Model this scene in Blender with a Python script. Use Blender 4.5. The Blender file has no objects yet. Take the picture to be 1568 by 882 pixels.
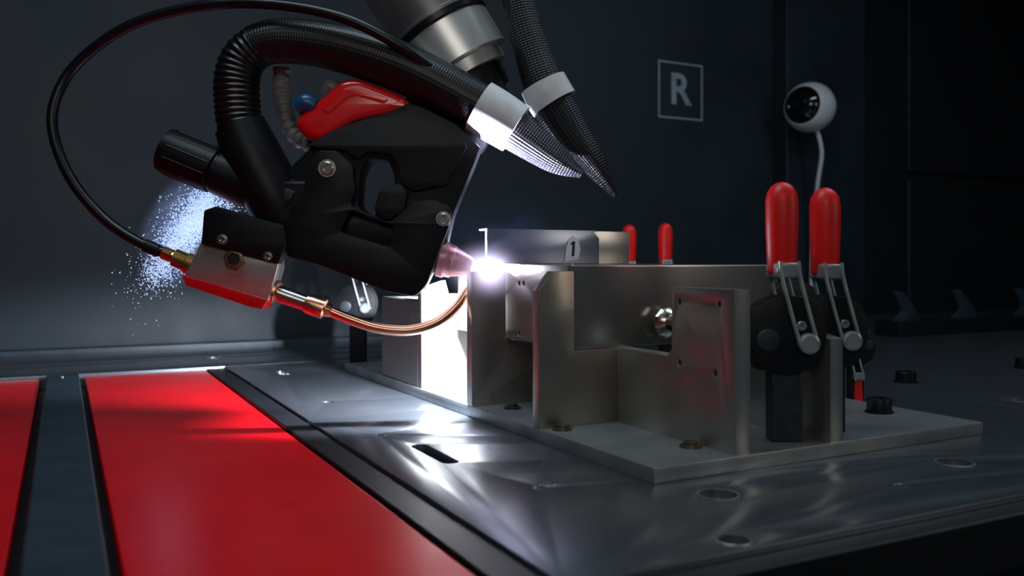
import bpy, bmesh, math, random
from mathutils import Vector, Matrix
random.seed(4)
scene=bpy.context.scene
try:
    scene.view_settings.view_transform='Standard'
    scene.view_settings.look='None'
except Exception as e: print(e)
YAW=math.radians(27.4)
col=scene.collection

# ---------------------------------------------------------------- materials
def mat(name,c,metal=0.0,rough=0.5,c2=None,nscale=12,stretch=(1,1,1),bump=0.0,rvar=0.0,spec=0.5,emit=None,es=0,lo=0.4,hi=0.65,detail=6,bscale=None,coat=0,uvbraid=0,trans=0,bdist=.002,dust=None):
    m=bpy.data.materials.new(name); m.use_nodes=True
    nt=m.node_tree; N=nt.nodes; Lk=nt.links
    b=N['Principled BSDF']
    b.inputs['Metallic'].default_value=metal
    b.inputs['Roughness'].default_value=rough
    b.inputs['Specular IOR Level'].default_value=spec
    b.inputs['Coat Weight'].default_value=coat
    b.inputs['Coat Roughness'].default_value=0.15
    tc=N.new('ShaderNodeTexCoord'); mp=N.new('ShaderNodeMapping'); mp.inputs['Scale'].default_value=stretch
    Lk.new(tc.outputs['Object'],mp.inputs['Vector'])
    no=N.new('ShaderNodeTexNoise'); no.inputs['Scale'].default_value=nscale; no.inputs['Detail'].default_value=detail
    Lk.new(mp.outputs[0],no.inputs['Vector'])
    cr=N.new('ShaderNodeValToRGB'); cr.color_ramp.elements[0].position=lo; cr.color_ramp.elements[1].position=hi
    if c2 is None: c2=tuple(x*0.8 for x in c)
    cr.color_ramp.elements[0].color=(*c,1); cr.color_ramp.elements[1].color=(*c2,1)
    Lk.new(no.outputs['Fac'],cr.inputs[0]); last=cr.outputs[0]
    if dust:
        dc,dscale,d0,d1=dust
        n3=N.new('ShaderNodeTexNoise'); n3.inputs['Scale'].default_value=dscale; n3.inputs['Detail'].default_value=3; n3.inputs['Roughness'].default_value=.7
        Lk.new(mp.outputs[0],n3.inputs['Vector'])
        mr3=N.new('ShaderNodeMapRange'); mr3.inputs[1].default_value=d0; mr3.inputs[2].default_value=d1; Lk.new(n3.outputs['Fac'],mr3.inputs[0])
        mx=N.new('ShaderNodeMix'); mx.data_type='RGBA'; Lk.new(mr3.outputs[0],mx.inputs[0]); Lk.new(last,mx.inputs[6]); mx.inputs[7].default_value=(*dc,1); last=mx.outputs[2]
    Lk.new(last,b.inputs['Base Color'])
    if rvar:
        mr=N.new('ShaderNodeMapRange'); mr.inputs[1].default_value=.3; mr.inputs[2].default_value=.7
        mr.inputs[3].default_value=max(.03,rough-rvar); mr.inputs[4].default_value=rough+rvar
        Lk.new(no.outputs['Fac'],mr.inputs[0]); Lk.new(mr.outputs[0],b.inputs['Roughness'])
    if bump:
        bp=N.new('ShaderNodeBump'); bp.inputs['Strength'].default_value=bump; bp.inputs['Distance'].default_value=bdist
        n2=N.new('ShaderNodeTexNoise'); n2.inputs['Scale'].default_value=bscale or nscale*4; n2.inputs['Detail'].default_value=4
        Lk.new(mp.outputs[0],n2.inputs['Vector']); Lk.new(n2.outputs['Fac'],bp.inputs['Height']); Lk.new(bp.outputs[0],b.inputs['Normal'])
    if uvbraid:
        sep=N.new('ShaderNodeSeparateXYZ'); Lk.new(tc.outputs['UV'],sep.inputs[0])
        def M(op,a,bb=None):
            n=N.new('ShaderNodeMath'); n.operation=op
            for i,v in enumerate((a,bb)):
                if v is None: continue
                if isinstance(v,(int,float)): n.inputs[i].default_value=v
                else: Lk.new(v,n.inputs[i])
            return n.outputs[0]
        U=M('MULTIPLY',sep.outputs[0],math.tau*18); V=M('MULTIPLY',sep.outputs[1],720)
        h=M('MULTIPLY',M('SINE',M('ADD',U,V)),M('SINE',M('SUBTRACT',U,V)))
        bp=N.new('ShaderNodeBump'); bp.inputs['Strength'].default_value=uvbraid; bp.inputs['Distance'].default_value=.0014
        Lk.new(h,bp.inputs['Height']); Lk.new(bp.outputs[0],b.inputs['Normal'])
    if emit:
        b.inputs['Emission Color'].default_value=(*emit,1); b.inputs['Emission Strength'].default_value=es
    return m
def glowvol(name,colr,strength,power,noise=0,nscale=6,thr=(.45,.6)):
    """glow put in as emission, strongest at the centre of a unit-sphere object"""
    m=bpy.data.materials.new(name); m.use_nodes=True; nt=m.node_tree; N=nt.nodes; Lk=nt.links
    N.clear(); out=N.new('ShaderNodeOutputMaterial'); em=N.new('ShaderNodeEmission'); em.inputs[0].default_value=(*colr,1)
    tc=N.new('ShaderNodeTexCoord'); ln=N.new('ShaderNodeVectorMath'); ln.operation='LENGTH'; Lk.new(tc.outputs['Object'],ln.inputs[0])
    def M(op,a,b):
        n=N.new('ShaderNodeMath'); n.operation=op; n.use_clamp=(op=='SUBTRACT')
        for i,v in enumerate((a,b)):
            if isinstance(v,(int,float)): n.inputs[i].default_value=v
            else: Lk.new(v,n.inputs[i])
        return n.outputs[0]
    f=M('POWER',M('SUBTRACT',1.0,ln.outputs['Value']),power)
    if noise:
        no=N.new('ShaderNodeTexNoise'); no.inputs['Scale'].default_value=nscale; no.inputs['Detail'].default_value=8; no.inputs['Roughness'].default_value=.75
        Lk.new(tc.outputs['Object'],no.inputs['Vector'])
        mr=N.new('ShaderNodeMapRange'); mr.inputs[1].default_value=thr[0]; mr.inputs[2].default_value=thr[1]; Lk.new(no.outputs['Fac'],mr.inputs[0])
        f=M('MULTIPLY',f,mr.outputs[0])
    Lk.new(M('MULTIPLY',f,strength),em.inputs[1]); Lk.new(em.outputs[0],out.inputs['Volume'])
    return m

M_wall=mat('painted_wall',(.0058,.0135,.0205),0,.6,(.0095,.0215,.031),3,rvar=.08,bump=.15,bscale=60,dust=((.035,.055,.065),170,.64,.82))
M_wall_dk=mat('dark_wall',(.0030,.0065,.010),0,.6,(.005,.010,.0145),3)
M_floor=mat('floor_dark',(.02,.022,.025),0,.5)
M_ceil=mat('ceiling_dark',(.02,.022,.026),0,.7)
M_table=mat('table_steel',(.24,.265,.295),.9,.28,(.165,.185,.21),4,(1,1,1),bump=.012,rvar=.03,bscale=60,lo=.25,hi=.8,detail=5)
M_rim=mat('black_rim',(.006,.007,.009),.2,.45)
M_red=mat('red_paint',(.62,.003,.008),0,.30,(.54,.0025,.007),4,rvar=.04,spec=.30,bump=.02,bscale=40)
M_strip=mat('grey_rail',(.024,.042,.056),.1,.4,(.017,.030,.041),20)
M_steel=mat('brushed_steel',(.46,.45,.42),.88,.33,(.32,.305,.275),9,(1,1,.3),bump=.08,rvar=.05,bscale=160,lo=.32,hi=.72,detail=5)
M_steel2=mat('heat_stained_steel',(.46,.42,.355),.88,.33,(.27,.20,.14),5,bump=.08,rvar=.05,bscale=120,lo=.38,hi=.72,detail=3)
M_base=mat('base_plate_steel',(.31,.335,.34),.7,.38,(.20,.215,.22),9,bump=.08,rvar=.05,bscale=140,detail=8)
M_sheet=mat('workpiece_sheet',(.44,.41,.375),.9,.30,(.29,.265,.24),4,bump=.04,rvar=.05,detail=3)
M_sheet2=mat('workpiece_sheet_cool',(.28,.31,.37),.85,.30,(.19,.215,.26),5,bump=.04,rvar=.05,detail=3)
M_black=mat('black_anodised',(.0035,.0042,.006),.1,.42,(.006,.007,.010),30,spec=.25)
M_blackp=mat('black_plastic',(.0032,.004,.0055),0,.5,(.0055,.0065,.009),40,spec=.28)
M_rubber=mat('black_rubber',(.0032,.004,.0055),0,.32,(.0055,.0065,.009),30,spec=.35)
M_braid=mat('braided_sleeve',(.0035,.0042,.006),0,.38,(.006,.007,.010),60,spec=.4,uvbraid=.18)
M_braid2=mat('braided_sleeve_coarse',(.005,.006,.008),.0,.34,(.009,.010,.013),60,spec=.35,uvbraid=.5)
M_braid3=mat('braided_sleeve_lit_end',(.030,.030,.042),.2,.30,(.04,.04,.058),60,spec=.7,uvbraid=.8)  # lighter copy of the sleeve; arc light put into its colour
M_bolt=mat('bolt_steel',(.55,.55,.56),1,.25,(.4,.4,.4),40)
M_ring=mat('bushing_steel',(.26,.27,.28),.8,.35,(.16,.16,.17),40)
M_strap=mat('zinc_strap',(.40,.44,.45),.6,.35,(.28,.32,.33),40)
M_silver=mat('brushed_aluminium',(.66,.65,.62),.8,.28,(.52,.51,.48),12,(.2,1,6),bump=.05)
M_robot=mat('robot_aluminium',(.17,.175,.18),.6,.40,(.14,.14,.145),10)
M_robot2=mat('robot_flange_aluminium',(.68,.68,.66),.7,.34,(.55,.55,.53),10,(1,1,.1))
M_brass=mat('brass',(.75,.48,.18),1,.25,(.6,.34,.12),30)
M_brassd=mat('brass_aged',(.26,.20,.12),.9,.38,(.12,.09,.06),30)
M_knob=mat('knob_steel',(.60,.55,.45),1,.24,(.45,.39,.29),30)
M_copper=mat('copper',(.78,.42,.29),1,.26,(.66,.30,.19),25)
M_pink=mat('nozzle_copper_lit',(.34,.17,.18),.7,.36,(.25,.12,.14),40,emit=(.8,.35,.5),es=.08)  # copper; pink arc light put into its colour and faint emission
M_redp=mat('red_plastic',(.70,.006,.010),0,.22,(.6,.005,.008),20,spec=.5,coat=.5)
M_grip=mat('red_vinyl_grip',(.80,.010,.008),0,.42,(.66,.008,.007),30,spec=.35)
M_white=mat('white_tape',(.62,.62,.63),0,.5,(.52,.52,.53),30)
M_whitep=mat('white_plastic',(.66,.68,.70),0,.35,(.6,.62,.65),20)
M_mark=mat('paint_mark',(.80,.82,.88),0,.5,(.7,.72,.78),20)
M_blue=mat('blue_knob',(.01,.07,.20),0,.3)
M_grey=mat('grey_hose',(.25,.27,.28),0,.4,(.15,.16,.17),60)
M_dgrey=mat('dark_grey_cap',(.03,.04,.046),.3,.45,(.02,.026,.03),60)
M_sign=mat('sign_print',(.30,.35,.39),0,.6,(.25,.29,.33),30)
M_hole=mat('hole_dark',(.002,.002,.003),0,.6)
M_glass=mat('lens_glass',(.004,.004,.006),0,.05,spec=.8)

# ---------------------------------------------------------------- helpers
def empty(name,loc=(0,0,0),rz=0):
    e=bpy.data.objects.new(name,None); col.objects.link(e); e.location=loc; e.rotation_euler=(0,0,rz); e.empty_display_size=.02
    return e
def finish(me,name,m,parent=None,world=True,smooth=True,bevel=0,seg=2,ang=40):
    o=bpy.data.objects.new(name,me); col.objects.link(o)
    if m: me.materials.append(m)
    if smooth:
        for p in me.polygons: p.use_smooth=True
        try: me.set_sharp_from_angle(angle=math.radians(ang))
        except Exception: pass
    if bevel:
        b=o.modifiers.new('bevel','BEVEL'); b.width=bevel; b.segments=seg; b.limit_method='ANGLE'; b.angle_limit=math.radians(40)
    if parent:
        o.parent=parent
        if world:
            o.matrix_parent_inverse=(Matrix.Translation(parent.location)@parent.rotation_euler.to_matrix().to_4x4()).inverted()
    return o
def box(name,x0,x1,y0,y1,z0,z1,m,parent=None,bevel=.0015,world=True):
    c=Vector(((x0+x1)/2,(y0+y1)/2,(z0+z1)/2))
    bm=bmesh.new(); bmesh.ops.create_cube(bm,size=1)
    bmesh.ops.scale(bm,vec=(abs(x1-x0),abs(y1-y0),abs(z1-z0)),verts=bm.verts)
    if parent is None:
        me=bpy.data.meshes.new(name); bm.to_mesh(me); o=finish(me,name,m,None,bevel=bevel); o.location=c; return o
    bmesh.ops.translate(bm,vec=c,verts=bm.verts)
    me=bpy.data.meshes.new(name); bm.to_mesh(me)
    return finish(me,name,m,parent,world=world,bevel=bevel)
def roundpoly(pts,r,n=5):
    out=[];k=len(pts)
    for i in range(k):
        p=Vector(pts[i]);a=Vector(pts[i-1])-p;b=Vector(pts[(i+1)%k])-p
        rr=min(r,a.length*.45,b.length*.45)
        s=p+a.normalized()*rr;e=p+b.normalized()*rr
        for j in range(n+1):
            t=j/n; out.append(((1-t)**2)*s+2*t*(1-t)*p+t*t*e)
    return out
def plate(name,pts,lo,hi,plane,m,parent=None,world=True,holes=(),r=0,bev=.001,bres=1):
    """extruded outline. plane 'XZ' -> extruded along Y from lo to hi ; 'YZ' -> along X ; 'XY' -> along Z"""
    cu=bpy.data.curves.new(name,'CURVE'); cu.dimensions='2D'; cu.fill_mode='BOTH'
    for ring in [pts]+list(holes):
        q=roundpoly(ring,r) if r and len(ring)<20 else [Vector(p) for p in ring]
        s=cu.splines.new('POLY'); s.points.add(len(q)-1)
        for i,p in enumerate(q): s.points[i].co=(p[0],p[1],0,1)
        s.use_cyclic_u=True
    cu.extrude=max((hi-lo)/2-bev,.0001); cu.bevel_depth=bev; cu.bevel_resolution=bres; cu.offset=-bev
    o=bpy.data.objects.new(name+'_c',cu); col.objects.link(o)
    bpy.context.view_layer.update()
    me=bpy.data.meshes.new_from_object(o.evaluated_get(bpy.context.evaluated_depsgraph_get()))
    bpy.data.objects.remove(o)
    mid=(lo+hi)/2
    if plane=='XZ': T=Matrix(((1,0,0,0),(0,0,-1,mid),(0,1,0,0),(0,0,0,1)))
    elif plane=='YZ': T=Matrix(((0,0,1,mid),(1,0,0,0),(0,1,0,0),(0,0,0,1)))
    else: T=Matrix.Translation((0,0,mid))
    me.transform(T)
    bm=bmesh.new(); bm.from_mesh(me); bmesh.ops.remove_doubles(bm,verts=bm.verts,dist=1e-6); bmesh.ops.recalc_face_normals(bm,faces=bm.faces); bm.to_mesh(me); bm.free()
    me.materials.clear()
    return finish(me,name,m,parent,world=world,ang=35)
def circ(cx,cy,r,n=24): return [(cx+r*math.cos(math.tau*i/n),cy+r*math.sin(math.tau*i/n)) for i in range(n)]
def catmull(P,n):
    out=[];k=len(P)
    for i in range(k-1):
        p0=P[max(i-1,0)];p1=P[i];p2=P[i+1];p3=P[min(i+2,k-1)]
        for j in range(n):
            t=j/n
            out.append(tuple(.5*((2*b)+(-a+c)*t+(2*a-5*b+4*c-d)*t*t+(-a+3*b-3*c+d)*t**3) for a,b,c,d in zip(p0,p1,p2,p3)))
    out.append(tuple(P[-1])); return out
def sweep(name,pts,rad,m,parent=None,world=True,seg=24,n=10,rib=None,smooth=True,caps=True,flat=1.0):
    P=[(*p,r) for p,r in zip(pts,rad)] if isinstance(rad,(list,tuple)) else [(*p,rad) for p in pts]
    C=catmull(P,n) if smooth else P
    if smooth and rib:   # resample evenly for ribs
        Q=[C[0]];acc=0;step=rib[0]/6
        for a,b in zip(C,C[1:]):
            L0=(Vector(b[:3])-Vector(a[:3])).length
            t=step-acc
            while t<=L0:
                k=t/L0; Q.append(tuple(x+(y-x)*k for x,y in zip(a,b))); t+=step
            acc=(acc+L0)%step
        C=Q
    bm=bmesh.new(); uvl=bm.loops.layers.uv.new('UVMap')
    rings=[];length=0;ups=None;prev=None;Ls=[]
    for i,c in enumerate(C):
        p=Vector(c[:3]);r=c[3]
        a=Vector(C[max(i-1,0)][:3]);b=Vector(C[min(i+1,len(C)-1)][:3])
        t=(b-a).normalized()
        if prev is not None: length+=(p-prev).length
        prev=p
        if ups is None:
            ups=t.orthogonal().normalized()
        ups=(ups-t*ups.dot(t)).normalized(); side=t.cross(ups)
        if rib: r=r*(1+rib[1]*math.sin(math.tau*length/rib[0]))
        rings.append([bm.verts.new(p+(ups*math.cos(math.tau*k/seg)+side*math.sin(math.tau*k/seg)*flat)*r) for k in range(seg)]); Ls.append(length)
    for i in range(len(rings)-1):
        for k in range(seg):
            k2=(k+1)%seg
            f=bm.faces.new((rings[i][k],rings[i][k2],rings[i+1][k2],rings[i+1][k]))
            for l,(u,v) in zip(f.loops,((k/seg,Ls[i]),((k+1)/seg,Ls[i]),((k+1)/seg,Ls[i+1]),(k/seg,Ls[i+1]))): l[uvl].uv=(u,v)
    if caps:
        bm.faces.new(rings[0][::-1]); bm.faces.new(rings[-1])
    bmesh.ops.recalc_face_normals(bm,faces=bm.faces)
    me=bpy.data.meshes.new(name); bm.to_mesh(me); bm.free()
    return finish(me,name,m,parent,world=world,ang=50)
def lathe(name,p,d,prof,m,parent=None,world=True,seg=32,ang=30):
    """prof: list of (distance along d, radius)"""
    d=Vector(d).normalized();p=Vector(p)
    u=d.orthogonal().normalized();v=d.cross(u)
    bm=bmesh.new();R=[]
    for t,r in prof:
        R.append([bm.verts.new(p+d*t+(u*math.cos(math.tau*k/seg)+v*math.sin(math.tau*k/seg))*max(r,1e-5)) for k in range(seg)])
    for a,b in zip(R,R[1:]):
        for k in range(seg): bm.faces.new((a[k],a[(k+1)%seg],b[(k+1)%seg],b[k]))
    bm.faces.new(R[0][::-1]);bm.faces.new(R[-1])
    bmesh.ops.recalc_face_normals(bm,faces=bm.faces)
    me=bpy.data.meshes.new(name);bm.to_mesh(me);bm.free()
    return finish(me,name,m,parent,world=world,ang=ang)
def screw(name,p,d,r,h,m,parent,world=True,mh=None):
    d=Vector(d).normalized()
    return lathe(name,p,d,[(0,r),(h*.85,r),(h,r*.88),(h,r*.52),(h*.5,r*.5),(h*.5,0)],m,parent,world,seg=24,ang=30)
def ball(name,loc,scale,m,parent,world=False,rot=(0,0,0)):
    bm=bmesh.new(); bmesh.ops.create_icosphere(bm,subdivisions=3,radius=1)
    me=bpy.data.meshes.new(name);bm.to_mesh(me);bm.free()
    o=finish(me,name,m,parent,world); o.location=loc; o.scale=scale; o.rotation_euler=rot; return o

# ---------------------------------------------------------------- room
CEIL=1.9; FL=-.85
box('floor',-1.6,5.2,-1.2,2.8,FL-.05,FL,M_floor,bevel=0)
box('ceiling',-1.6,5.2,-1.2,2.8,CEIL,CEIL+.05,M_ceil,bevel=0)
box('wall_back',-1.6,5.2,2.72,2.8,FL,CEIL,M_wall,bevel=0)
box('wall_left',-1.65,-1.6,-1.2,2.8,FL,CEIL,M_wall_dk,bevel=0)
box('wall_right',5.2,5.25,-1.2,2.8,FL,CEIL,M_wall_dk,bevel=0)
box('trim_1',2.637,3.095,2.64,2.72,FL,CEIL,M_wall,bevel=.004)
g=empty('wall_panel',(4.0,2.7,.5))
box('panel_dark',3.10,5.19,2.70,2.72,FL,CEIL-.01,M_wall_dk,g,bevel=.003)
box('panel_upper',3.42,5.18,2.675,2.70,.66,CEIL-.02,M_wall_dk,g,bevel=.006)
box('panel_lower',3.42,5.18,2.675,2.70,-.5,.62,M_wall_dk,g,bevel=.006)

# ---------------------------------------------------------------- table
g=empty('welding_table',(1.6,1.5,0))
def rect(x0,y0,x1,y1): return [(x0,y0),(x1,y0),(x1,y1),(x0,y1)]
def stadium(cx,cy,l,w,n=8):
    return [(cx+w/2*math.cos(a),cy+(l/2-w/2)*(1 if math.sin(a)>=0 else -1)+w/2*math.sin(a)) for a in [math.tau*(i+.5)/(2*n) for i in range(2*n)]]
slot=stadium(.430,1.05,.125,.022,12)
plate('slab_near',rect(.345,.575,1.447,1.36),-.03,0,'XY',M_table,g,holes=[slot,circ(.625,.725,.024),circ(.47,.84,.008),circ(.41,1.20,.008),circ(.535,.600,.017),circ(.985,.705,.024),circ(.83,.66,.008)])
plate('slab_right',rect(1.45,.575,4.9,2.64),-.03,0,'XY',M_table,g,holes=[circ(1.53,.975,.024),circ(2.1,1.3,.024),circ(2.6,1.6,.024),circ(1.9,.9,.01)])
plate('slab_mid',rect(.345,1.363,1.447,2.15),-.03,0,'XY',M_table,g,holes=[stadium(.44,1.96,.07,.02,12),circ(.42,1.52,.01)])
plate('slab_far',rect(-1.5,2.153,1.447,2.64),-.03,0,'XY',M_table,g,holes=[circ(.35,2.35,.024),circ(.9,2.4,.025),circ(-.2,2.4,.025)])
box('under_slab',-1.5,4.9,.60,2.63,-.12,-.031,M_rim,g,bevel=0)
box('edge_rim',.305,.343,.30,2.15,-.04,-.004,M_rim,g)
box('near_rim',.345,4.9,.545,.573,-.06,-.006,M_rim,g)
box('back_rail',-1.5,4.9,2.641,2.70,-.05,.012,M_strip,g)
for i,(x,y) in enumerate([(-1.3,.7),(4.6,.7),(-1.3,2.4),(4.6,2.4),(1.5,.8),(1.5,2.4)]):
    box('leg_%d'%i,x-.05,x+.05,y-.05,y+.05,FL,-.12,M_rim,g)
for i,(x,y,r) in enumerate([(.625,.725,.024),(.985,.705,.024),(.535,.600,.017),(1.53,.975,.024),(2.1,1.3,.024),(.35,2.35,.024)]):
    lathe('bushing_%d'%i,(x,y,-.025),(0,0,1),[(0,r),(.0252,r),(.0256,r*.96),(.0254,r*.84),(.015,r*.82),(.015,r*.3),(.004,r*.28),(.004,0)],M_ring,g)
for i,(x,y) in enumerate([(.83,.66),(.47,.84),(.41,1.20)]):
    lathe('pin_%d'%i,(x,y,-.02),(0,0,1),[(0,.0079),(.019,.0079),(.0195,.005),(.012,.004),(.012,0)],M_ring,g,seg=16)

g=empty('red_cover_panel',(.17,1.2,-.01))
box('panel_sheet',.045,.300,.28,2.145,-.03,-.006,M_red,g,bevel=.002)
box('support',.06,.29,.3,2.1,-.12,-.031,M_rim,g,bevel=0)
g=empty('red_cover_panel',(-.7,1.2,-.01))
box('panel_sheet',-1.45,-.042,.28,2.145,-.03,-.006,M_red,g,bevel=.002)
box('support',-1.4,-.06,.3,2.1,-.12,-.031,M_rim,g,bevel=0)
g=empty('grey_guide_rail',(0,1.2,0))
box('rail_body',-.030,.034,.28,2.14,-.04,.002,M_strip,g,bevel=.003)
for i,y in enumerate([2.09]): screw('screw_%d'%i,(0,y,.001),(0,0,1),.006,.003,M_bolt,g)

# ---------------------------------------------------------------- fixture
g=empty('welding_fixture',(.8,1.1,0))
B=.018
plate('base_plate',[(.589,.790),(1.18,.80),(1.18,1.15),(.92,1.15),(.92,1.93),(.572,1.93)],0,B,'XY',M_base,g)
plate('end_post',[(.80,B),(1.072,B),(1.072,.125),(.93,.125),(.92,.135),(.92,.216),(.80,.216)],.714,.740,'YZ',M_steel,g,
      holes=[circ(.905,.197,.0045,12),circ(.828,.197,.0045,12),circ(.905,.118,.0045,12),circ(.835,.112,.0045,12)])
plate('gusset_front',[(.585,B),(.714,B),(.714,.123),(.642,.123),(.642,.236),(.608,.236),(.585,.209)],1.048,1.066,'XZ',M_steel2,g)
plate('gusset_mid',[(.581,B),(.78,B),(.78,.12),(.655,.12),(.642,.132),(.642,.234),(.581,.234)],1.26,1.28,'XZ',M_steel,g,r=.003)
plate('gusset_far',[(.581,B),(.80,B),(.80,.215),(.665,.215),(.66,.19),(.635,.19),(.628,.215),(.581,.200)],1.478,1.497,'XZ',M_steel,g)
box('side_far',.581,.600,1.498,1.70,B,.178,M_steel,g)
box('back_far',.60,.80,1.68,1.70,B,.178,M_steel,g)
plate('clamp_post',[(.80,B),(.98,B),(.98,.185),(.80,.15)],.874,.897,'YZ',M_steel,g)
box('spine',.715,.735,1.075,1.477,B,.12,M_steel2,g)
for i,(x,y,mm) in enumerate([(.612,1.030,M_brassd),(.697,.86,M_brassd),(.86,.86,M_bolt),(.63,1.215,M_brassd),(.60,1.66,M_brassd)]):
    lathe('weld_bolt_%d'%i,(x,y,B),(0,0,1),[(0,.014),(.003,.014),(.0035,.009),(.007,.009),(.008,.006),(.008,0)],mm,g,seg=18)
lathe('locator_knob',(.80,1.06,.158),(0,-1,0),[(0,.010),(.01,.010),(.012,.021),(.018,.024),(.024,.021),(.030,.013),(.05,.011),(.052,.007),(.052,0)],M_knob,g,seg=10)

g=empty('steel_workpiece',(.8,1.25,.2))
plate('front_web',[(.647,.124),(1.04,.124),(1.04,.2445),(.647,.2445)],1.060,1.067,'XZ',M_sheet,g,r=.004)
plate('left_web',[(1.069,.124),(1.46,.124),(1.46,.2445),(1.069,.2445)],.645,.651,'YZ',M_sheet,g,holes=[circ(1.22,.215,.004,12),circ(1.205,.215,.004,12),circ(1.22,.135,.004,12)])
box('top_flange',.652,1.04,1.069,1.46,.2385,.2445,M_sheet,g)
plate('upper_sheet',[(.612,.246),(.829,.246),(.829,.290),(.815,.3035),(.612,.3035)],1.270,1.276,'XZ',M_sheet2,g)
plate('upper_sheet_back',[(.78,.2455),(.897,.2455),(.897,.3025),(.78,.3025)],1.277,1.283,'XZ',M_sheet,g)
box('upper_lip',.612,.829,1.277,1.30,.3005,.3035,M_sheet2,g,bevel=.0006)
plate('number_label',[(.758,.249),(.785,.253),(.790,.270),(.786,.285),(.776,.294),(.766,.286),(.761,.268)],1.2680,1.2697,'XZ',M_mark,g,bev=.0003,r=.003)
plate('label_numeral',[(.7715,.258),(.7765,.259),(.7785,.284),(.7735,.284),(.769,.278),(.7715,.278),(.7735,.279)],1.2672,1.2681,'XZ',M_hole,g,bev=.0001)

# ---------------------------------------------------------------- toggle clamps
def clamp(loc,rz=-YAW,s=1.0,post=True,lean=.0,pm=None):
    e=empty('toggle_clamp',loc,rz)
    W=dict(parent=e,world=False)
    def q(x,z): return (x*s,z*s)
    side=[q(-.052,.0),q(-.043,.042),q(-.01,.058),q(.033,.052),q(.050,.015),q(.042,-.028),q(.01,-.045),q(-.038,-.038)]
    plate('side_plate_1',side,-.022*s,-.017*s,'XZ',M_blackp,r=.02*s,**W)
    plate('side_plate_2',side,.017*s,.022*s,'XZ',M_blackp,r=.02*s,**W)
    box('body_core',-.04*s,.035*s,-.016*s,.016*s,-.04*s,.04*s,M_blackp,bevel=.004*s,world=False,parent=e)
    lathe('pivot_cap',(-.028*s,-.0225*s,-.000*s),(0,-1,0),[(0,.014*s),(.002*s,.014*s),(.003*s,.011*s),(.003*s,0)],M_dgrey,e,False)
    lathe('lower_boss',(.022*s,-.024*s,-.004*s),(0,-1,0),[(0,.013*s),(.010*s,.013*s),(.012*s,.010*s),(.012*s,0)],M_strap,e,False)
    for k,(ox,oy) in enumerate([(-.014,-.027),(.009,-.027),(-.014,.022),(.009,.022)]):
        P=[((ox+.001)*s,oy*s,.100*s),((ox+.003)*s,oy*s,.080*s),((ox+.013)*s,oy*s,.040*s),((ox+.026)*s,oy*s,-.006*s)]
        sweep('lever_strap_%d'%k,P,[.0030*s,.0034*s,.0034*s,.0034*s],M_strap,seg=8,n=5,flat=.8,**W)
    box('lever_yoke',-.017*s,.013*s,-.028*s,.024*s,.078*s,.098*s,M_strap,parent=e,world=False,bevel=.003*s)
    for k,(x,z) in enumerate([(.022,.018)]):
        screw('rivet_%d'%k,(x*s-.008*s,-.0235*s,z*s),(0,-1,0),.006*s,.005*s,M_strap,e,False)
    gp=[(0,0),(0,.0155),(.004,.0180),(.03,.0192),(.06,.0203),(.095,.0205),(.106,.0185),(.114,.0135),(.1185,.007),(.120,0)]
    lathe('grip',(-.003*s,0,.083*s),(lean,0,1),[(a*s,b*s) for a,b in gp],M_grip,e,False,ang=60)
    box('arm_bar',-.008*s,.008*s,.02*s,.11*s,.02*s,.036*s,M_blackp,parent=e,world=False,bevel=.002)
    lathe('spindle',(0,.1*s,.05*s),(0,0,-1),[(0,.005*s),(.06*s,.005*s),(.06*s,.010*s),(.075*s,.012*s),(.075*s,0)],M_bolt,e,False,seg=16)
    if post:
        box('mount_block',-.02*s,.02*s,-.014*s,.016*s,-loc[2]+(post if post is not True else .0005),-.03*s,pm or M_blackp,parent=e,world=False,bevel=.002)
    return e
clamp((.832,.838,.150),post=.0185,pm=M_dgrey)
clamp((.930,.857,.148),post=.0185)
clamp((1.222,1.735,.166),s=.85); clamp((1.300,1.695,.170),s=.85)
clamp((.635,2.031,.142),s=.95)
clamp((.93,1.72,.120),s=.85,post=.001)
e=clamp((1.235,1.075,.105),s=.62,post=False); e.rotation_euler=(0,math.pi,-YAW)
box('mount_block',-.012,.012,-.010,.010,.012,.105,M_blackp,parent=e,world=False)
g=empty('clamp_guard',(.98,.93,.1))
plate('guard_plate',[(.93,.10),(1.00,.10),(1.04,.15),(1.03,.20),(.98,.225),(.93,.215)],.955,.965,'XZ',M_blackp,g,r=.02)
box('guard_foot',.94,.99,.95,.97,B,.11,M_steel,g)

def cap_screw(x,y,z,r=.018,h=.022):
    e=empty('socket_head_screw',(x,y,z))
    lathe('head',(0,0,0),(0,0,1),[(0,r),(h*.9,r),(h,r*.93),(h,r*.5),(h*.5,r*.5),(h*.5,0)],M_black,e,False)
    lathe('washer',(0,0,0),(0,0,1),[(0,r*1.15),(.002,r*1.15),(.002,0)],M_black,e,False)
cap_screw(1.115,.925,B+.0003); cap_screw(1.55,1.22,0.0003,.02,.022); cap_screw(2.0,1.25,0.0003,.022,.022)
g=empty('fixture_rail_block',(3.0,2.0,0))
box('rail',2.45,3.6,1.95,2.05,0.0005,.05,M_rim,g)
for i,x in enumerate([2.45,2.75,3.1,3.4]):
    plate('tab_%d'%i,[(x,.05),(x+.14,.05),(x+.13,.075),(x+.05,.15),(x+.01,.15),(x+.05,.08)],1.98,1.99,'XZ',M_strip,g,r=.012)

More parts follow.
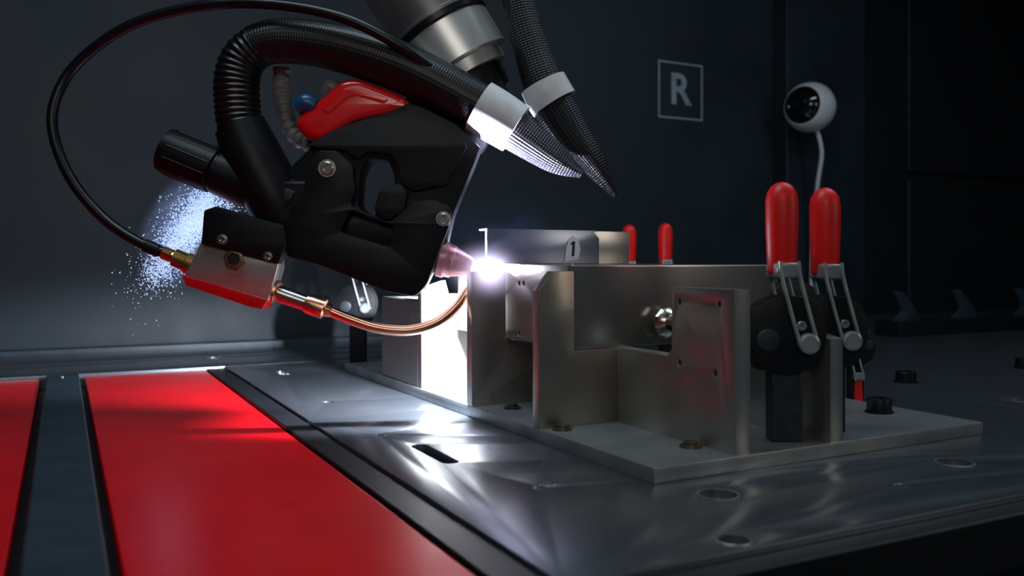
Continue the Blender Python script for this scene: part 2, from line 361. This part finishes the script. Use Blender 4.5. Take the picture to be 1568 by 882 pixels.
# ---------------------------------------------------------------- sign & security camera
g=empty('wall_sign',(2.13,2.715,.92))
sx0,sx1,sz0,sz1=2.045,2.262,.806,1.028
fr=.007
plate('sign_frame',rect(sx0,sz0,sx1,sz1),2.7165,2.7195,'XZ',M_sign,g,holes=[rect(sx0+fr,sz0+fr,sx1-fr,sz1-fr)],bev=.0005)
fc=bpy.data.curves.new('letter','FONT'); fc.body='R'; fc.size=.17; fc.extrude=.0012; fc.offset=.0035; fc.align_x='CENTER'; fc.align_y='CENTER'
to=bpy.data.objects.new('lt',fc); col.objects.link(to); bpy.context.view_layer.update()
me=bpy.data.meshes.new_from_object(to.evaluated_get(bpy.context.evaluated_depsgraph_get())); bpy.data.objects.remove(to)
me.transform(Matrix.Translation(((sx0+sx1)/2-.004,2.7175,(sz0+sz1)/2))@Matrix.Rotation(math.pi/2,4,'X')); me.materials.clear()
finish(me,'sign_letter',M_sign,g,smooth=False)

cc=Vector((2.66,2.54,.866))
g=empty('security_camera',cc)
R=.100
lathe('wall_mount',(cc.x+.02,2.639,cc.z),(0,-1,0),[(0,.06),(.02,.06),(.04,.03),(.06,.03),(.06,0)],M_whitep,g)
d2=Vector((-.92,-.30,.03)).normalized()
a0=math.radians(50)
lathe('ball_housing',cc-d2*R,d2,[(R-R*math.cos(a),R*math.sin(a)) for a in [(math.pi-a0)*i/24 for i in range(25)]],M_whitep,g,seg=40,ang=60)
lathe('lens_face',cc+d2*(R*math.cos(a0)-.004),d2,[(0,R*math.sin(a0)*.99),(.012,R*math.sin(a0)*.93),(.026,.058),(.032,.045),(.028,.034),(.028,.028),(.040,.022),(.043,0)],M_glass,g,seg=36)
sweep('power_cable',[(cc.x+.03,cc.y-.01,cc.z-.09),(cc.x+.055,cc.y-.01,cc.z-.18),(cc.x+.065,cc.y+.02,cc.z-.30),(cc.x+.08,cc.y+.06,cc.z-.5),(cc.x+.09,cc.y+.08,cc.z-.86)],.009,M_whitep,g,seg=10)
screw('wall_screw',(cc.x+.20,2.6395,.90),(0,-1,0),.01,.006,M_bolt,g)

# ---------------------------------------------------------------- torch / robot : local elevation frame, origin = weld point
WP=Vector((.607,1.272,.2365))
G=.0010586
def L(u,v,w=0): return Vector(((u-745)*G,w,(418-v)*G))
def L2(pts): return [((u-745)*G,(418-v)*G) for u,v in pts]
def Ls(*a): return [L(*p) for p in a]
tor=empty('welding_torch',WP,-YAW)
K=dict(parent=tor,world=False)
ax=(L(742,419)-L(682,404)).normalized()
lathe('gas_nozzle',L(678,401),ax,[(0,.020),(.0,.029),(.010,.0295),(.014,.027),(.022,.0265),(.024,.0245),(.044,.018),(.054,.014),(.054,.010),(.05,.0085),(.05,0)],M_pink,tor,False)
lathe('contact_tip',L(678,401),ax,[(0,.006),(.060,.004),(.061,0)],M_copper,tor,False,seg=16)
lathe('nozzle_holder',L(640,393),ax,[(0,.03),(.03,.03),(.036,.024),(.042,.024),(.042,0)],M_blackp,tor,False)
plate('torch_body',L2([(455,262),(500,215),(560,180),(612,160),(655,172),(705,197),(741,233),(730,262),(714,300),(700,335),(690,376),(668,420),(655,448),(600,436),(500,402),(440,385),(430,330)]),
      -.018,.040,'XZ',M_black,holes=[roundpoly(L2([(560,272),(572,250),(602,252),(612,280),(608,300),(588,322),(578,342),(556,322)]),.008)],bev=.003,**K)
plate('torch_cheek',L2([(480,232),(520,208),(575,190),(640,188),(700,206),(722,232),(690,290),(640,300),(622,288),(618,262),(606,244),(572,240),(556,252),(535,238),(500,236)]),-.026,-.019,'XZ',M_blackp,bev=.002,r=.006,**K)
plate('clevis_plate',L2([(478,300),(484,258),(500,240),(528,240),(552,262),(556,300),(548,322),(606,348),(640,318),(672,312),(698,326),(696,352),(662,440),(645,458),(600,450),(505,412),(452,398),(452,350)]),
      -.040,-.020,'XZ',M_black,holes=[roundpoly(L2([(534,362),(548,330),(612,352),(606,384)]),.005)],bev=.0025,r=.008,**K)
plate('inner_link',L2([(590,300),(620,288),(632,300),(628,330),(600,345),(582,330)]),-.032,-.019,'XZ',M_blackp,bev=.002,r=.006,**K)
for i,(u,v,r,w) in enumerate([(514,267,12,-.040),(687,342,10,-.040),(429,398,6,-.052),(362,373,7,-.052)]):
    lathe('bolt_seat_%d'%i,L(u,v,w+.001),(0,-1,0),[(0,r*G*1.15),(.003,r*G*1.1),(.003,0)],M_steel,tor,False)
    screw('cap_bolt_%d'%i,L(u,v,w-.001),(0,-1,0),r*G*.8,.006,M_bolt,tor,False)
ma=(L(470,325)-L(258,237)).normalized()
lathe('drive_motor',L(257,234,.0),ma,[(0,.030),(.002,.036),(.015,.0385),(.088,.0385),(.090,.034),(.094,.034),(.096,.037),(.23,.040),(.232,0)],M_black,tor,False,seg=40)
for i in range(12):
    a=math.tau*i/12; u=ma.orthogonal().normalized(); v=ma.cross(u)
    o=L(257,234)+(u*math.cos(a)+v*math.sin(a))*.0375
    sweep('motor_rib_%d'%i,[o+ma*.016,o+ma*.085],[.002,.002],M_black,seg=6,smooth=False,**K)
sweep('hose_boot',Ls((372,198,.0),(395,250,.0),(425,310,0),(445,350,0)),[.041,.047,.047,.040],M_black,seg=32,**K)
box('motor_bracket',*(lambda a,b:(a.x,b.x,-.035,.03,b.z,a.z))(L(440,285),L(492,392)),M_black,parent=tor,world=False,bevel=.005)
# red shell
plate('red_shell',L2([(459,196),(470,181),(500,158),(532,130),(556,128),(618,152),(640,168),(600,185),(550,196),(522,214),(497,227),(472,216)]),-.022,.05,'XZ',M_redp,bev=.013,bres=5,r=.012,**K)
plate('red_shell_ridge',L2([(500,176),(534,146),(556,142),(604,160),(596,168),(556,156),(540,160),(512,184)]),-.0232,-.0205,'XZ',M_redp,bev=.001,bres=2,r=.004,**K)
sweep('blue_knob',Ls((461,172,-.01),(476,165,-.01),(490,172,-.01)),[.013,.017,.014],M_blue,seg=20,**K)
sweep('white_knob',Ls((497,148,.02),(508,136,.02),(518,150,.02)),[.012,.016,.012],M_grey,seg=20,**K)
sweep('segmented_hose',Ls((425,100,.045),(424,140,.045),(432,180,.045),(450,210,.045),(490,226,.045)),[.014]*5,M_grey,rib=(.014,.10),seg=20,**K)
# coolant block
plate('block_body',L2([(322,388),(338,352),(440,395),(441,415),(427,464),(302,428)]),-.045,.0,'XZ',M_silver,bev=.002,**K)
plate('block_red_face',L2([(300,426),(427,462),(419,476),(404,474),(306,441)]),-.048,.002,'XZ',M_redp,bev=.001,**K)
plate('block_bracket',L2([(334,330),(352,324),(400,338),(452,352),(456,380),(444,410),(330,380)]),-.052,-.030,'XZ',M_black,bev=.002,r=.004,**K)
lathe('block_port',L(378,402,-.045),(0,-1,0),[(0,.017),(.006,.017),(.007,.014),(.007,.010),(.002,.009),(.002,0)],M_brassd,tor,False,seg=6)
lathe('block_port_bore',L(378,402,-.05),(0,-1,0),[(0,.008),(.001,.008),(.001,0)],M_hole,tor,False)
fa=(L(310,412)-L(262,392)).normalized()
lathe('brass_fitting_left',L(258,390,-.022),fa,[(0,.008),(.006,.008),(.006,.011),(.020,.011),(.021,.009),(.026,.009),(.026,.015),(.046,.015),(.048,.018),(.062,.018),(.062,0)],M_brass,tor,False,seg=12)
fb=(L(520,483)-L(425,450)).normalized()
lathe('copper_fitting_right',L(424,449,-.022),fb,[(0,.020),(.012,.020),(.014,.013),(.060,.012),(.062,.016),(.070,.017),(.092,.017),(.094,.012),(.104,.010),(.104,0)],M_copper,tor,False,seg=12)
lathe('fitting_sleeve',L(440,455,-.022),fb,[(0,.0138),(.046,.0128),(.046,0)],M_bolt,tor,False,seg=24)
sweep('copper_tube',Ls((515,481,-.022),(550,495,-.022),(590,507,-.022),(635,510,-.018),(675,498,-.01),(703,475,0),(722,448,.01)),[.0085]*7,M_copper,seg=20,**K)

hs=empty('coolant_hose',WP,-YAW); KH=dict(parent=hs,world=False)
sweep('hose',Ls((266,393,-.022),(225,376,-.022),(175,343,-.02),(130,292,-.02),(100,235,-.015),(90,180,-.01),(105,125,0),(145,82,.0),(205,48,-.01),(280,27,-.02),(370,20,-.035),(460,27,-.045),(545,48,-.05),(620,85,-.045),(690,130,-.02),(745,165,.0)),[.0085]*16,M_rubber,seg=18,**KH)
lathe('hose_crimp',L(235,381,-.022),fa,[(0,.0105),(.024,.0105),(.026,.009),(.026,0)],M_black,hs,False)

ch=empty('corrugated_cable_hose',WP,-YAW); KC=dict(parent=ch,world=False)
sweep('corrugated_section',Ls((384,222,0),(372,195,0),(368,160,0),(368,125,0),(378,95,0),(402,74,0)),[.036,.036,.036,.036,.035,.034],M_rubber,rib=(.0095,.03),seg=32,**KC)
sweep('smooth_sleeve',Ls((392,78,0),(430,68,0),(490,72,0),(560,88,0),(630,113,0),(700,148,0),(765,184,0)),[.034,.036,.037,.040,.041,.040,.038],M_braid,seg=40,**KC)
sweep('sleeve_tail',Ls((762,182,0),(820,224,0),(860,252,0),(896,272,0)),[.038,.030,.022,.007],M_braid3,seg=40,**KC)
sweep('white_band',Ls((738,168,0),(765,184,0),(795,203,0)),[.044,.0435,.0415],M_white,seg=40,**KC)

bc=empty('braided_cable',WP,-YAW); KB=dict(parent=bc,world=False)
S2=lambda *a:[L(u,v,w) for u,v,w in a]
sweep('sleeve',S2((770,-260,.05),(780,-120,.05),(798,-10,.05),(820,70,.05),(846,140,.05),(880,200,.05),(915,250,.04),(952,302,.04)),[.026,.026,.027,.030,.036,.034,.022,.005],M_braid2,seg=32,**KB)
sweep('white_band',S2((838,123,.05),(847,141,.05),(856,156,.05)),[.040,.041,.041],M_white,seg=32,**KB)

ra=empty('robot_arm',WP,-YAW); KR=dict(parent=ra,world=False)
o=L(636,-32,.09); d=(L(730,122,.09)-o).normalized()
lathe('wrist_joint',o-d*.05,d,[(0,.086),(.112,.086),(.114,.088),(.120,.088)],M_robot,ra,False,seg=48)
lathe('joint_ring',o+d*.069,d,[(0,.0885),(.010,.0885),(.011,.084),(.012,.0)],M_rubber,ra,False,seg=48)
lathe('tool_flange',o+d*.080,d,[(0,.082),(.003,.085),(.070,.085),(.072,.082),(.074,.072),(.094,.070),(.096,0)],M_robot2,ra,False,seg=48)
lathe('tool_adapter',o+d*.174,d,[(0,.060),(.035,.056),(.036,0)],M_black,ra,False,seg=40)
plate('tool_bracket',L2([(690,100),(760,92),(790,150),(740,235),(690,200),(610,160),(640,120)]),.05,.085,'XZ',M_black,bev=.002,r=.01,**KR)
plate('bracket_link',L2([(600,165),(690,150),(735,225),(690,260),(610,230)]),.0405,.07,'XZ',M_black,bev=.002,r=.01,**KR)
p1=o-d*.05
top=CEIL-WP.z-.001
sweep('wrist_link',[p1+d*.02,p1-d*.10,p1-d*.2+Vector((0,0,.05)),Vector((p1.x-.16,.09,.95)),Vector((p1.x-.16,.09,top-.12)),Vector((p1.x-.16,.09,top-.02))],[.080,.080,.080,.075,.08,.08],M_robot,seg=40,**KR)
lathe('ceiling_mount',(p1.x-.16,.09,top-.03),(0,0,1),[(0,.11),(.03,.11),(.03,0)],M_robot,ra,False)

# ---------------------------------------------------------------- arc, wall glow specks
g=empty('welding_arc',WP,-YAW)
M_arc=mat('arc_plasma',(1,1,1),emit=(.82,.86,1.0),es=70)
lathe('arc_core',L(734,416),ax,[(0,.001),(.003,.004),(.008,.008),(.014,.009),(.022,.004),(.025,0)],M_arc,g,False,seg=16,ang=80)
M_puddle=mat('weld_puddle',(1,.5,.4),emit=(1,.55,.6),es=5)
sweep('weld_bead',[(0.008,0,.006),(.03,-.003,.0072),(.06,-.006,.0072)],[.0028,.0024,.0014],M_puddle,parent=g,world=False,seg=8)
ball('arc_halo',L(748,420,-.01),(.085,.05,.065),glowvol('arc_halo',(.76,.68,1.0),230,4.2),g)  # halo of light around the arc, put in as an emissive volume
ball('arc_haze',L(775,392,.0),(.16,.06,.11),glowvol('arc_haze',(.26,.38,1.0),4.0,1.6,1,2.5,(.42,.75)),g)  # bluish light haze over the sheet, put in as emission

def speck_mesh(name,pts,m,parent):
    bm=bmesh.new()
    for p,r in pts:
        vs=[bm.verts.new(Vector(p)+Vector(v)*r) for v in ((1,0,0),(-1,0,0),(0,1,0),(0,-1,0),(0,0,1),(0,0,-1))]
        for a,b,c in ((0,2,4),(2,1,4),(1,3,4),(3,0,4),(2,0,5),(1,2,5),(3,1,5),(0,3,5)): bm.faces.new((vs[a],vs[b],vs[c]))
    me=bpy.data.meshes.new(name);bm.to_mesh(me);bm.free(); return finish(me,name,m,parent,False,smooth=False)
M_speck=mat('wall_glow_speck',(.3,.4,.6),emit=(.52,.66,.98),es=.8)
g=empty('wall_glow_patch',WP,-YAW)  # made-up glowing specks standing in for a patch of light on the wall
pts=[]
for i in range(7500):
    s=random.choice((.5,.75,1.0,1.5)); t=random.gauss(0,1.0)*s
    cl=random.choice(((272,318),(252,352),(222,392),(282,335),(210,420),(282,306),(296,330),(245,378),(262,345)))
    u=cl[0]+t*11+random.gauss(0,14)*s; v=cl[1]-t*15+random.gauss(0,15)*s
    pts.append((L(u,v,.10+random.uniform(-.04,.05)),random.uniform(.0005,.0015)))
speck_mesh('wall_glow_specks',pts,M_speck,g)
ball('wall_glow_haze',L(258,352,.10),(.080,.05,.120),glowvol('wall_glow_haze',(.38,.52,1.0),20,1.1,1,3,(.40,.62)),g,rot=(0,math.radians(32),0))  # soft part of the same wall glow, put in as emission

# ---------------------------------------------------------------- lights
def light(name,kind,loc,power,color,size=.1,size_y=None,rot=(0,0,0),target=None,spot=None,blend=.6):
    l=bpy.data.lights.new(name,kind); l.energy=power; l.color=color
    if kind=='AREA':
        l.shape='RECTANGLE'; l.size=size; l.size_y=size_y or size
    else: l.shadow_soft_size=size
    if kind=='SPOT': l.spot_size=math.radians(spot); l.spot_blend=blend
    o=bpy.data.objects.new(name,l); col.objects.link(o); o.location=loc
    if target is not None:
        o.rotation_euler=(Vector(target)-Vector(loc)).to_track_quat('-Z','Y').to_euler()
    else: o.rotation_euler=rot
    return o
light('arc_light','POINT',(.588,1.315,.250),5,(.76,.84,1.0),.006)
light('arc_light_pool','SPOT',(.590,1.310,.252),95,(.80,.86,1.0),.012,target=(.55,1.46,-.01),spot=118,blend=.25)
light('arc_light_up','SPOT',(.600,1.280,.262),62,(.78,.76,1.0),.008,target=(.71,1.22,.45),spot=90)
light('ceiling_lamp_1','AREA',(.05,1.0,1.85),15,(.72,.90,1.0),1.3,.5)
light('ceiling_lamp_2','AREA',(2.0,1.0,1.85),11,(.62,.83,1.0),1.4,.4)
light('front_fill_1','AREA',(-.5,-.9,1.3),7,(1.0,.94,.86),1.2,.6,target=(.8,1.2,.15))  # unseen fill added behind the camera to brighten the metal faces
light('front_fill_2','AREA',(2.4,-1.0,1.0),5,(1.0,.91,.80),.9,.7,target=(.9,1.1,.15))  # unseen fill added at front right for the fixture's front faces

w=bpy.data.worlds.new('world'); scene.world=w; w.use_nodes=True
w.node_tree.nodes['Background'].inputs[0].default_value=(.22,.40,.60,1); w.node_tree.nodes['Background'].inputs[1].default_value=.07

# ---------------------------------------------------------------- camera
cd=bpy.data.cameras.new('camera'); cam=bpy.data.objects.new('camera',cd); col.objects.link(cam)
cam.location=(0,0,.25); cam.rotation_euler=(math.pi/2,0,-YAW)
cd.sensor_width=36; cd.lens=1330/1568*36; cd.shift_y=-41/1568; cd.clip_start=.01
cd.dof.use_dof=True; cd.dof.focus_distance=1.40; cd.dof.aperture_fstop=4.0
scene.camera=cam
